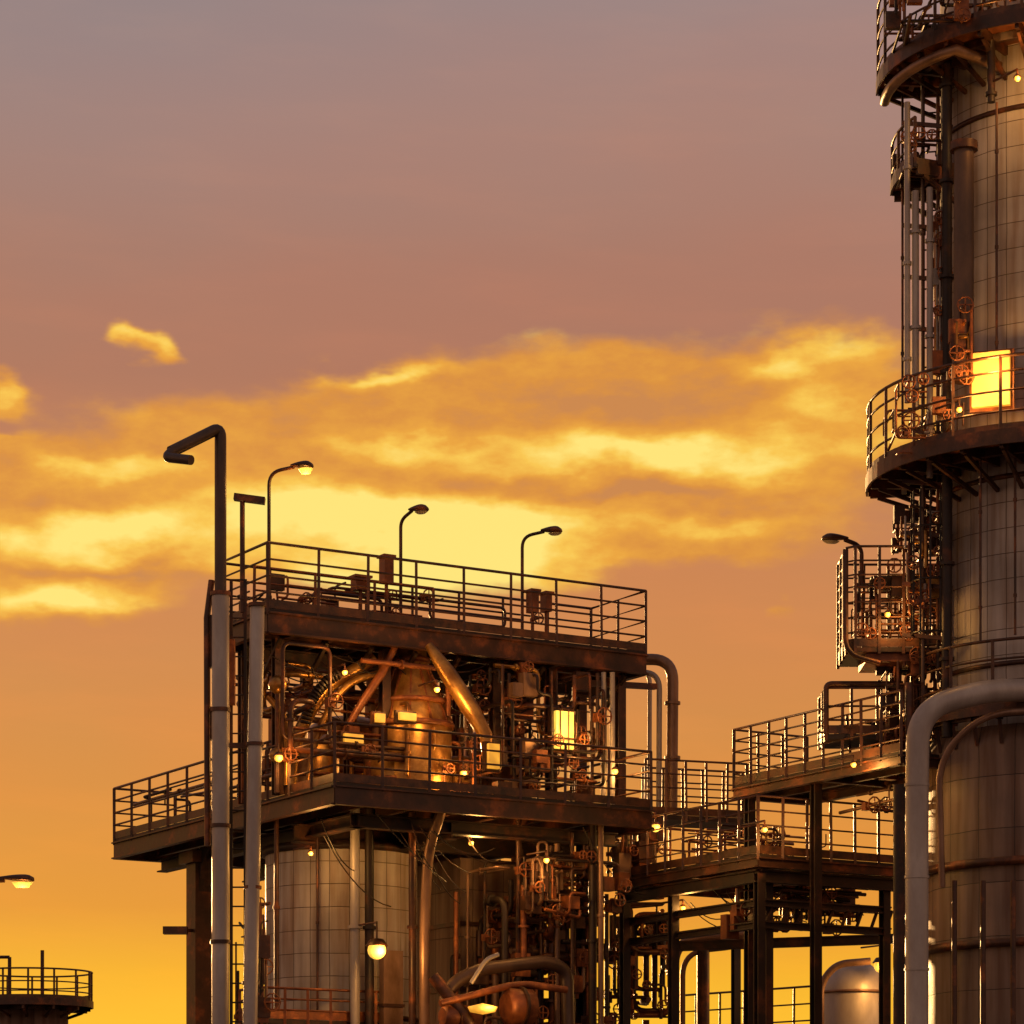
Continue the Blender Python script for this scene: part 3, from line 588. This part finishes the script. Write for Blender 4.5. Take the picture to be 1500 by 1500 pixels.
# ------------------------------------------------------------------ WALKWAYS
K=Asm('elevated_walkway')
zC=CZ+6.73; O=Vector((5.9,44,0))
def wk(O,lu,lv,z,sides,h=1.0,sp=.6,mids=(.3,.6)):
    c=deck(K,O,lu,lv,z,.16,.6)
    for s in sides: railing(K.m('railing','railpaint'),[c[i%4] for i in s],z,h,sp,mids,r=.02)
    return c
cC=wk(O,1.5,4.37,zC,[(0,3,2)],.92,.5,(.2,.4,.6,.8))
for t_ in (2.4,4.2): K.m('columns','darksteel').ibeam(O+V*t_+U*.2,O+V*t_+U*.2+ZZ*(zC-.2),.14,.14)
q=W(1210,1,45.2); O2=Vector((q.x,45.2,0)); z2=zz(1075,45.2)
K.m('deck_plate','darksteel').prism([(O2.x,O2.y),(O2.x+1.2,O2.y),(O2.x+1.2,O2.y+1),(O2.x,O2.y+1)],z2-.08,z2)
K.m('railing','railpaint').tube(fillet([O2+ZZ*z2,O2+ZZ*(z2+.78),O2+ZZ*(z2+.78)+Vector((1.2,0,0))],.1),.045,8)
railing(K.m('railing','railpaint'),[O2+Vector((0,1,0)),O2,O2+Vector((1.2,0,0))],z2,.72,.4,(.3,.6))
zD=CZ+5.41; OD=Vector((3.9,46,0)); cD=wk(OD,2.9,4.2,zD,[(3,0,1)],.92,.5,(.25,.5,.75))
railing(K.m('railing','rust'),[cD[3],cD[2]],zD,.92,.6,(.3,.6))
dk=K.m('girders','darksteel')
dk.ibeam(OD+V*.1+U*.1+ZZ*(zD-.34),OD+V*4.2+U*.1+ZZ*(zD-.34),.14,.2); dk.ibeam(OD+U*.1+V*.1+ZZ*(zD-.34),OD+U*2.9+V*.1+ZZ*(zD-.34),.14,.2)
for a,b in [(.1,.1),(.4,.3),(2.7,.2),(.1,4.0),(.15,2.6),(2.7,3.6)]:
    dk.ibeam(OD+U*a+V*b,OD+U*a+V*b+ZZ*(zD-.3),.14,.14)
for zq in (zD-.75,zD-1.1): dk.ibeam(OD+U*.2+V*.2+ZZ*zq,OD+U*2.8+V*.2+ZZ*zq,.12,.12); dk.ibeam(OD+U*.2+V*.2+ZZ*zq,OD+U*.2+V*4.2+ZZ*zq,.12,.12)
for i in range(9): dk.beam(OD+U*(.3+i*.3)+V*.2+ZZ*(zD-1.1),OD+U*(.45+i*.3)+V*.2+ZZ*(zD-.75),.04,.04)
K.m('deck_plate','darksteel').prism([(2.3,50.0),(4.1,50.6),(4.1,51.6),(2.3,51)],zC-.25,zC-.17)
railing(K.m('railing','railpaint'),[(2.3,50.0),(4.1,50.6)],zC-.17,.95,.4,(.25,.5,.75),r=.02)
railing(K.m('railing','railpaint'),[(2.3,51.0),(4.1,51.6)],zC-.17,.95,.4,(.25,.5,.75),r=.02)
clutter(K,OD+V*1.2+U*.2,2.6,2.5,zD+.05,zD+.75,26,51,rr=(.010,.025),boxes=False,mats=('rust','brass','steel'))
clutter(K,OD+V*.4+U*.2,2.6,1.0,zD-1.15,zD-.35,26,52,rr=(.014,.05))
clutter(K,O+V*.3+U*.3,1.1,2.2,zC+.05,zC+.9,20,53,rr=(.010,.025),mats=('rust','brass','steel'))
clutter(K,O+V*.3+U*.4,1.3,2.0,zC-.7,zC-.2,10,54,rr=(.014,.035),boxes=False)
clutter(K,Vector((1.9,49.0,0)),.9,.8,zD-.2,zD+1.2,26,55,rr=(.014,.04))
clutter(K,OD-U*2.0+V*3.4,1.4,1.0,3.0,zD-.3,14,56,rr=(.03,.07))
for i in range(14):
    q=OD+U*R0.uniform(.1,1.8)+V*R0.uniform(.1,3)+ZZ*(zD-R0.uniform(.25,.6)); K.m('cables','darksteel').cable(q,q+U*R0.uniform(.4,1.2)-ZZ*R0.uniform(-.1,.5),R0.uniform(.05,.2),.01)
bulb_and_fill(K,W(1120,1215,45.6),.045,30,'lampsoft'); bulb_and_fill(K,W(960,1212,48.6),.08,25); bulb_and_fill(K,W(1250,1120,44.6),.045,30,'lampsoft'); bulb_and_fill(K,W(1000,1330,48.4),.045,30,'lampsoft')  # the small soft lamps are added to brighten the walkway steel
K.done()

# ------------------------------------------------------------------ background pieces (behind, lower right)
S=Asm('pressure_vessel'); Yb=56
q=W(1250,1,Yb); r=.62
S.m('shell','pipe').lathe(q.x,q.y,[(0,zz(1408,Yb)),(r*.5,zz(1412,Yb)),(r*.85,zz(1425,Yb)),(r,zz(1450,Yb)),(r,0)],40)
S.m('shell_bands','pipebrown').lathe(q.x,q.y,[(r,zz(1456,Yb)),(r+.03,zz(1456,Yb)),(r+.03,zz(1452,Yb)),(r,zz(1452,Yb))],40)
S.m('pipes','pipebrown').tube(fillet([W(1202,1760,Yb-1),W(1202,1440,Yb-1),W(1225,1412,Yb-1),W(1275,1408,Yb-1)],.3),.07,12)
bulb_and_fill(S,W(1290,1415,Yb-1),.13,90)
S.done()
S=Asm('pipe_rack'); Yb=54
for (a,b_,t,r) in [(988,1070,1378,.09),(1000,1056,1395,.05)]:
    S.m('loop_pipes','pipebrown').tube(fillet([W(a,1760,Yb),W(a,t,Yb),W(b_+40,t-10,Yb),W(b_+40,1300,Yb+1)],.45,8),r,12)
S.m('loop_pipes','steel').tube([W(1030,1760,Yb),W(1030,1385,Yb)],.12,12)
S.m('rack_posts','darksteel').ibeam(W(1078,1751,Yb+3),W(1078,1370,Yb+3),.14,.14)
zr=zz(1530,60)
railing(S.m('railing','railpaint'),[(W(985,1,60).x,60),(W(1200,1,57).x,57)],zr,1.0,.7,(.33,.66)); 
railing(S.m('railing','railpaint'),[(W(1200,1,57).x,57),(W(1300,1,57).x,57)],zr,1.0,.5,(.33,.66))
S.m('deck','darksteel').prism([(W(985,1,60).x,60),(W(1200,1,57).x,57),(W(1300,1,57).x,57),(W(1300,1,57).x,61)],zr-.15,zr-.01)
S.m('beam','darksteel').ibeam(W(880,1390,52),W(1320,1375,52),.1,.18)
pclutter(S,890,985,1330,1500,50,52,34,61,rr=(.02,.06))
S.done()
# far-left tower head with platform
P=Asm('refinery_tower'); Yl=70; q=W(48,1,Yl)
P.m('shell','claddingdark').lathe(q.x,q.y,[(.85,0),(.85,zz(1480,Yl)),(0,zz(1478,Yl))],32)
ringdeck(P,.3,1.42,0,360,zz(1470,Yl),.75,.16,(.3,.6),True,30,(q.x,q.y))
for px,t in ((14,1402),(62,1392)): P.m('vent','steel').tube([W(px,1475,Yl),W(px,t,Yl)],.045,8)
P.m('vent','steel').tube([W(-8,1402,Yl),W(14,1402,Yl)],.04,8)
P.done()
print('faces', sum(len(m.polygons) for m in bpy.data.meshes))
